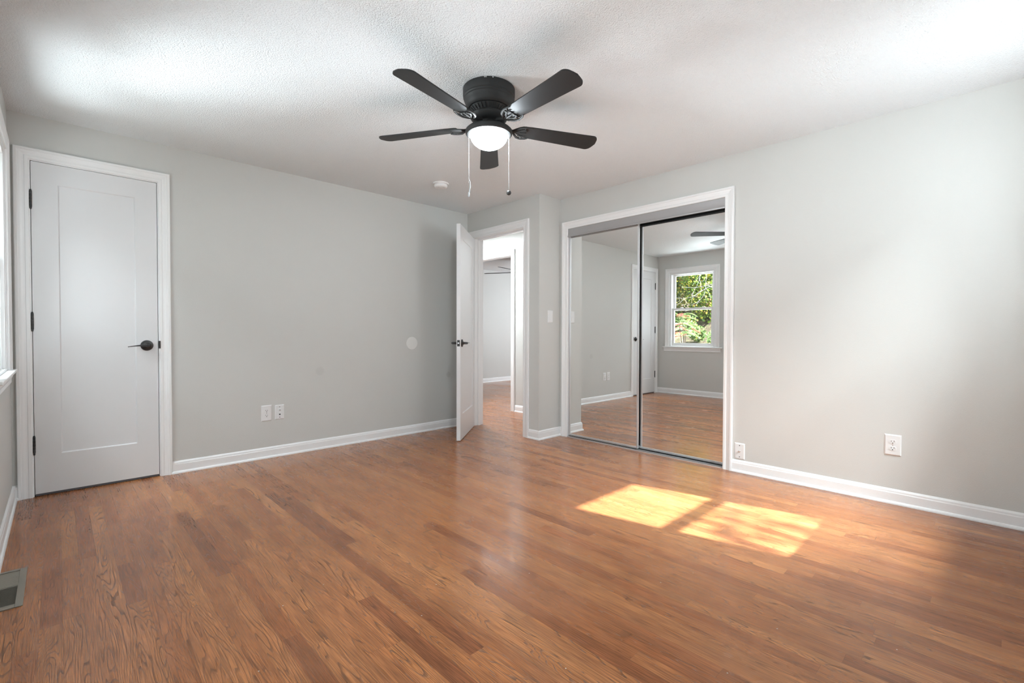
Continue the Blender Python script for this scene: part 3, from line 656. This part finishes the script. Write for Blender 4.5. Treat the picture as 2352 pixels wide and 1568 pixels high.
def make_fan(cx, cy, ztop, label, detail=True, R1=.652, zb=2.124, angles=(3.3609, 2.1043, .8476, -.4091, -1.6657), group=None):
    root = empty('ceiling_fan', (cx, cy, ztop), label=label, category='ceiling fan')
    G = lambda x, y, h: Vector((cx+x, cy+y, ztop-h))
    s = R1/.652
    org = (cx, cy, ztop)
    new('motor_housing', lambda bm: addlathe(bm, [(.136, 0), (.140, .004), (.140, .036), (.137, .042), (.137, .046), (.1385, .050), (.1345, .056), (.1345, .062), (.131, .067), (.128, .078), (.122, .094), (.113, .104), (.109, .106), (.106, .104), (.04, .104)], G, 72), FANM, parent=root, smooth=28, origin=org)
    if detail:
        for k in range(3):
            def rim(bm):
                a = R(-131 + (-9, -6, 8)[k]); p = G(.1398*math.cos(a), .1398*math.sin(a), .006)
                addlathe(bm, [(.0035, -.002), (.0035, .0015), (0, .0025)], lambda x, y, h, p=p, a=a: p + Vector((-math.sin(a)*x + math.cos(a)*h, math.cos(a)*x + math.sin(a)*h, y)), 10)
            new('mounting_screw', rim, STEEL, parent=root, smooth=30, origin=org)
    def flywheel(bm):
        addlathe(bm, [(.100, .104), (.103, .108), (.100, .112), (.084, .124), (.080, .130), (.100, .142), (.103, .148), (.096, .160), (.080, .170), (.060, .174), (.03, .174)], G, 60)
        for k in range(30):
            a = 2*math.pi*k/30; ca, sa = math.cos(a), math.sin(a)
            Q = lambda x, y, h, ca=ca, sa=sa: G(ca*x - sa*y, sa*x + ca*y, h)
            v0 = [(.1015, .110), (.100, .1135), (.0855, .1255), (.079, .131), (.079, .124), (.083, .118)]
            for sd in (1,):
                A = [bm.verts.new(Q(r+.0025, -.0022, h)) for r, h in v0]; B = [bm.verts.new(Q(r+.0025, .0022, h)) for r, h in v0]
                for i in range(6): bm.faces.new((A[i], A[(i+1) % 6], B[(i+1) % 6], B[i]))
                bm.faces.new(A); bm.faces.new(list(reversed(B)))
    new('motor_vent_ring', flywheel, FANM, parent=root, smooth=28, origin=org)
    new('switch_housing', lambda bm: addlathe(bm, [(.046, .150), (.050, .156), (.050, .186), (.053, .190), (.03, .190)], G, 48), FANM, parent=root, smooth=28, origin=org)
    new('light_fitter', lambda bm: addlathe(bm, [(.045, .182), (.056, .186), (.068, .194), (.082, .202), (.100, .207), (.116, .213), (.1255, .222), (.1270, .230), (.1250, .238), (.118, .2445), (.108, .247), (.1035, .245), (.1035, .236)], G, 72, cap1=True), FANM, parent=root, smooth=28, origin=org)
    new('glass_shade', lambda bm: addlathe(bm, [(.1015, .238)] + [(.1015*math.cos(t), .2405 + .0775*math.sin(t)) for t in [k*math.pi/2/14 for k in range(0, 15)]], G, 60), LAMPG if detail else PLAST, parent=root, smooth=60, origin=org, label='frosted glass shade, lit' if detail else 'frosted glass shade')
    first = None
    for a in angles:
        if first is None:
            bl = new('blade', lambda bm: (blade_mesh(bm, r0=.175*s, r1=R1, w0=.092*s, w1=.126*s)), BLADE, parent=root, smooth=30)
            ir = new('blade_iron', iron_mesh, FANM, parent=bl, smooth=40)
            first = (bl, ir)
        else:
            bl = first[0].copy(); ir = first[1].copy(); C.objects.link(bl); C.objects.link(ir); bl.parent = root; ir.parent = bl
        bl.location = (0, 0, zb - ztop); bl.rotation_mode = 'XYZ'
        bl.rotation_euler = (R(PITCH), 0, a)
    if detail:
        v = Vector((math.cos(R(-131.2)), math.sin(R(-131.2)), 0)); sd = Vector((v.y, -v.x, 0))
        for sgn, zend, nm in ((1, 1.820, 'white'), (-1, 1.785, 'black')):
            p = Vector((cx, cy, 0)) + sd*sgn*.108
            def chain(bm):
                addtube(bm, [(p.x, p.y, 2.082), (p.x, p.y, zend)], .0007, 5)
                z = 2.078
                while z > zend:
                    bmesh.ops.create_icosphere(bm, subdivisions=1, radius=.0013, matrix=Matrix.Translation((p.x, p.y, z))); z -= .0042
                bmesh.ops.create_icosphere(bm, subdivisions=2, radius=.0024, matrix=Matrix.Translation((p.x, p.y, 1.975)))
            ch = new('pull_chain', chain, CHAIN, parent=root, smooth=60, origin=(p.x, p.y, 2.08), label='bead chain with a %s end' % ('white tag' if nm == 'white' else 'black ball'))
            if nm == 'black':
                new('knob', lambda bm: bmesh.ops.create_uvsphere(bm, u_segments=24, v_segments=14, radius=.0130, matrix=Matrix.Translation((p.x, p.y, 1.769))), BLACK, parent=ch, smooth=60, origin=(p.x, p.y, 1.769), label='black ball knob')
            else:
                def tag_(bm):
                    addtube(bm, [p+rt*.007+Vector((0, 0, 1.826)), p+rt*.0075+Vector((0, 0, 1.80)), p+rt*.004+Vector((0, 0, 1.776)), p+Vector((0, 0, 1.764))], [.002, .0032, .0032, .0028], 8)
                    addtube(bm, [p+rt*.007+Vector((0, 0, 1.826)), p+Vector((0, 0, 1.836))], .001, 6)
                    addlathe(bm, [(.0045, .0), (.0052, .004), (.0045, .020), (.003, .024), (0, .025)], lambda x, y, h: Vector((p.x+x, p.y+y, 1.766-h)), 16)
                new('chain_tag', tag_, CHAIN, parent=ch, smooth=50, origin=(p.x, p.y, 1.77), label='white plastic tag')
    return root
PITCH = -11
make_fan(-1.578, -2.157, H, 'black five-blade ceiling fan with a lit frosted dome light')
make_fan(2.686, 1.758, HH, 'dark ceiling fan in the room beyond the hall, only two blade edges visible', detail=False, R1=.742, zb=2.09, angles=[R(120.3 + 72*k) for k in range(5)])

# hall: attic pull cord
new('pull_cord', lambda bm: (addtube(bm, [(.466, .270, H), (.466, .271, 2.139), (.466, .278, 2.04), (.466, .292, 1.985), (.466, .275, 1.95), (.466, .262, 1.93)], .0022, 8), addtube(bm, [(.466, .262, 1.93), (.466, .250, 1.905)], [.004, .003], 8)), CHAIN, smooth=50, origin=(.466, .27, H), label='thin white attic pull cord hanging in the bright hall', category='cord')

# ------------------------------------------------------------ outdoors behind the left window
def leaf_mat(name, col, rough=.6):
    m = mat(name, col, rough, spec=.3)
    tc = nd(m, 'ShaderNodeTexCoord'); n = nd(m, 'ShaderNodeTexNoise'); n.inputs['Scale'].default_value = 9; lk(m, tc.outputs['Object'], n.inputs['Vector'])
    mr = nd(m, 'ShaderNodeMapRange'); mr.inputs[1].default_value = .3; mr.inputs[2].default_value = .7; mr.inputs[3].default_value = .6; mr.inputs[4].default_value = 1.5
    lk(m, n.outputs['Fac'], mr.inputs[0])
    sc = nd(m, 'ShaderNodeVectorMath', operation='SCALE'); sc.inputs[0].default_value = col; lk(m, mr.outputs[0], sc.inputs['Scale']); lk(m, sc.outputs[0], bsdf(m).inputs['Base Color'])
    return m
LG = leaf_mat('green_leaf', (.13, .20, .022)); LD = leaf_mat('dark_green_leaf', (.045, .09, .015)); LY = leaf_mat('yellow_leaf', (.36, .32, .04))
LR = leaf_mat('red_leaf', (.36, .06, .05)); LS = leaf_mat('sumac_green_leaf', (.16, .26, .08)); LO = leaf_mat('orange_leaf', (.36, .20, .09)); BARK = leaf_mat('brown_bark', (.10, .075, .055)); GREYB = leaf_mat('pale_grey_bark', (.26, .25, .245))
def litter():
    m = mat('leaf_litter', (.1, .07, .05), .9)
    tc = nd(m, 'ShaderNodeTexCoord'); v = nd(m, 'ShaderNodeTexVoronoi'); v.inputs['Scale'].default_value = 34; lk(m, tc.outputs['Object'], v.inputs['Vector'])
    r = nd(m, 'ShaderNodeValToRGB'); e = r.color_ramp.elements; e[0].color = (.03, .022, .015, 1); e[1].color = (.16, .115, .075, 1)
    q = e.new(.5); q.color = (.10, .07, .045, 1); q = e.new(.75); q.color = (.07, .09, .03, 1)
    s = nd(m, 'ShaderNodeSeparateColor'); lk(m, v.outputs['Color'], s.inputs[0]); lk(m, s.outputs[0], r.inputs[0]); lk(m, r.outputs[0], bsdf(m).inputs['Base Color'])
    return m
def gz(x, y):
    d = max(0, -3.75 - x)
    return -.78 + .46*d + .05*math.sin(x*2.1+y*1.3) + .04*math.sin(y*3.7 - x)
def hill(bm):
    nx, ny = 44, 44; V = {}
    for i in range(nx+1):
        for j in range(ny+1):
            x = -3.75 - 12*i/nx; y = -3.0 + 13*j/ny
            V[i, j] = bm.verts.new((x, y, gz(x, y) + random.uniform(-.03, .03)))
    for i in range(nx):
        for j in range(ny): bm.faces.new((V[i, j], V[i, j+1], V[i+1, j+1], V[i+1, j]))
    bm.faces.new([V[i, 0] for i in range(nx+1)] + [bm.verts.new((-15.75, -3, -1)), bm.verts.new((-3.75, -3, -1))])
new('ground', hill, litter(), label='wooded hillside with fallen leaves outside the window', category='ground', kind='structure')
def leaf(bm, p, d, nrm, ln, wd, mi):
    d = d.normalized(); s = d.cross(nrm)
    if s.length < 1e-3: s = d.orthogonal()
    s.normalize(); n2 = s.cross(d)
    c = [p, p + d*ln*.35 + s*wd*.5 + n2*ln*.05, p + d*ln, p + d*ln*.35 - s*wd*.5 + n2*ln*.05]
    v = [bm.verts.new(q) for q in c]
    for f in (bm.faces.new((v[0], v[1], v[2])), bm.faces.new((v[0], v[2], v[3]))): f.material_index = mi
def rvec(): return Vector((random.uniform(-1, 1), random.uniform(-1, 1), random.uniform(-1, 1)))
def crown(n, ctr, rad, weights, size=.10, wfac=.85):
    def f(bm):
        for _ in range(n):
            q = rvec()
            while q.length > 1: q = rvec()
            p = Vector((ctr[0]+q.x*rad[0], ctr[1]+q.y*rad[1], ctr[2]+q.z*rad[2]))
            mi = random.choices(range(len(weights)), weights)[0]; ln = size*random.uniform(.6, 1.4)
            leaf(bm, p, rvec()+Vector((0, 0, -.4)), rvec()+Vector((1.0, -.8, .8)), ln, ln*wfac, mi)
    return f
def tree(name, base, h, lean, ctr, rad, n, weights, label, mats, cat='tree', size=.10, tr=.05):
    z = gz(base[0], base[1])
    root = empty(name, (base[0], base[1], z), label=label, category=cat)
    b = Vector((base[0], base[1], z-.05))
    def trunk(bm):
        addtube(bm, [b, b+Vector((lean[0]*.3, lean[1]*.3, h*.35)), b+Vector((lean[0]*.6, lean[1]*.7, h*.7)), b+Vector((lean[0], lean[1], h))], [tr, tr*.8, tr*.6, tr*.3], 8)
        for k in range(7):
            u = .3 + .1*k; s = b+Vector((lean[0]*u, lean[1]*u, h*u)); d = Vector((random.uniform(-1, 1), random.uniform(-1, 1), random.uniform(.2, .8)))
            addtube(bm, [s, s+d*.4*rad[0], s+d*.8*rad[0]+Vector((0, 0, .1))], [tr*.4, tr*.25, tr*.1], 6)
    new('trunk', trunk, BARK, parent=root, smooth=60, origin=(base[0], base[1], z))
    new('foliage', crown(n, ctr, rad, weights, size), mats, parent=root, origin=(base[0], base[1], z), kind='stuff')
MT = [LG, LD, LY, LO]
tree('maple_tree', (-8.4, .95), 3.6, (.1, .1), (-8.3, 1.18, 2.55), (.74, .70, 1.25), 7500, (8, 3, 2.2, .5), 'bushy green maple on the slope, left one in the window view', MT, size=.062)
tree('maple_tree', (-8.7, 2.95), 3.8, (-.1, .1), (-8.8, 2.72, 2.65), (.74, .78, 1.4), 7500, (6, 3, 4.0, 1.2), 'maple with yellowing leaves on the slope, right of the green one', MT, size=.062)
tree('maple_tree', (-11.0, 2.4), 4.4, (.1, .1), (-11, 2.6, 4.2), (1.3, 2.3, 1.7), 6000, (5, 5, 3, .8), 'dark green maple highest on the slope behind the other two', MT, size=.10)
tree('undergrowth_bush', (-7.6, 2.20), .6, (.05, .05), (-7.6, 2.22, 1.45), (.25, .32, .28), 700, (3, 2, .5, .2), 'low leafy bush on the leaf-covered slope', [LS, LD, LY, LO], 'bush', .05, .012)
tree('undergrowth_bush', (-6.2, .10), .5, (.0, .02), (-6.2, .10, .88), (.22, .24, .26), 500, (4, 1, .3, .1), 'small pale green bush nearest the window, low in the view', [LS, LD, LY, LO], 'bush', .05, .012)
tree('undergrowth_bush', (-7.15, .98), .4, (.02, .02), (-7.15, .98, 1.02), (.20, .20, .20), 700, (2, 3, .4, .2), 'dark low bush between the sumacs on the slope', [LS, LD, LY, LO], 'bush', .045, .010)
tree('undergrowth_bush', (-7.7, 1.50), .5, (.02, .02), (-7.7, 1.50, 1.30), (.28, .26, .22), 700, (2, 3, .8, .3), 'mottled green bush at the foot of the green maple', [LS, LD, LY, LO], 'bush', .045, .010)
tree('slender_tree', (.2, -7.4), 4.0, (.05, .1), (.2, -7.3, 3.85), (1.0, .5, .58), 420, (5, 3, 2, 1), 'slender tree outside the window behind the camera, shading half of the sunlight', MT, size=.085)
def sumac(base, n, reach, h, reds, label):
    z = gz(*base); root = empty('sumac_shrub', (base[0], base[1], z), label=label, category='shrub')
    b = Vector((base[0], base[1], z-.03)); tops = []
    def stems(bm):
        for k in range(3):
            e = b + Vector((random.uniform(-.15, .15), random.uniform(-.15, .15), h*random.uniform(.75, 1.0))); tops.append(e)
            addtube(bm, [b, b.lerp(e, .5)+Vector((.03, .02, 0)), e], [.014, .011, .007], 6)
    new('stem', stems, BARK, parent=root, smooth=60, origin=(base[0], base[1], z))
    def fol(bm):
        for k in range(n):
            s = random.choice(tops) + Vector((0, 0, random.uniform(-.22, .03)*h)); a = random.uniform(0, 2*math.pi)
            d = Vector((math.cos(a), math.sin(a), random.uniform(.1, .7))).normalized(); ln = reach*random.uniform(.7, 1.1)
            mi = 1 if random.random() < reds else (2 if random.random() < .12 else 0)
            side = d.cross(Vector((0, 0, 1))).normalized()
            for q in range(3, 14):
                u = q/13; p = s + d*ln*u + Vector((0, 0, -ln*.55*u*u)); dd = (d + Vector((0, 0, -1.1*u))).normalized()
                w = ln*.30*math.sin(math.pi*(.15+.8*u))
                for sg in (-1, 1): leaf(bm, p, side*sg + dd*.45 + Vector((0, 0, -.25)), Vector((0, 0, 1)), w, w*.30, mi)
            addtube(bm, [s + d*ln*u + Vector((0, 0, -ln*.55*u*u)) for u in (0, .35, .7, 1)], [.003, .0025, .002, .001], 4)
    new('foliage', fol, [LS, LR, LY], parent=root, origin=(base[0], base[1], z), kind='stuff')
sumac((-5.6, .48), 26, .34, 1.28, .14, 'sumac shrub with green and red fern-like leaves outside the window, left in the view')
sumac((-6.35, .88), 26, .34, 1.05, .38, 'redder sumac shrub just behind the nearest one')
sumac((-7.0, 1.62), 22, .30, .95, .05, 'all-green sumac shrub farther up the slope')
# bare drooping branches of a pale tree
def branch_tree():
    bx, by = -5.3, -1.7; z = gz(bx, by)
    root = empty('bare_tree', (bx, by, z), label='pale bare tree whose leafless twigs droop across the top of the window view', category='tree')
    new('trunk', lambda bm: addtube(bm, [(bx, by, z-.05), (bx-.05, by+.1, 1.2), (bx-.05, by+.2, 2.2), (bx, by+.4, 2.9)], [.08, .07, .055, .03], 10), GREYB, parent=root, smooth=60, origin=(bx, by, z))
    rnd = random.Random(11)
    def tw(bm, p, d, ln, r, lv):
        pts = [p]; q = p.copy(); dd = d.copy(); n = 8
        for i in range(n):
            dd = (dd + Vector((rnd.uniform(-1, 1), rnd.uniform(-1, 1), rnd.uniform(-1, 1)))*.20 + Vector((0, 0, .05 if i > 4 else -.05))).normalized(); q = q + dd*ln/n; pts.append(q.copy())
            if lv < 2 and i > 1 and rnd.random() < .55:
                tw(bm, q.copy(), (dd + Vector((rnd.uniform(-1, 1), rnd.uniform(-1, 1), rnd.uniform(-1, .8)))*.8).normalized(), ln*.38, r*.6, lv+1)
        addtube(bm, pts, [r*(1-.7*i/n) for i in range(n+1)], 5)
    for s_, d_ in (((bx, by+.38, 2.85), (-.10, 1.5, -.42)), ((bx-.05, by+.25, 2.45), (-.30, 1.5, -.22)), ((bx, by+.4, 2.9), (-.45, 1.6, -.28))):
        new('branch', lambda bm: tw(bm, Vector(s_), Vector(d_).normalized(), 2.1, .010, 0), GREYB, parent=root, smooth=60, origin=(bx, by, z))
branch_tree()
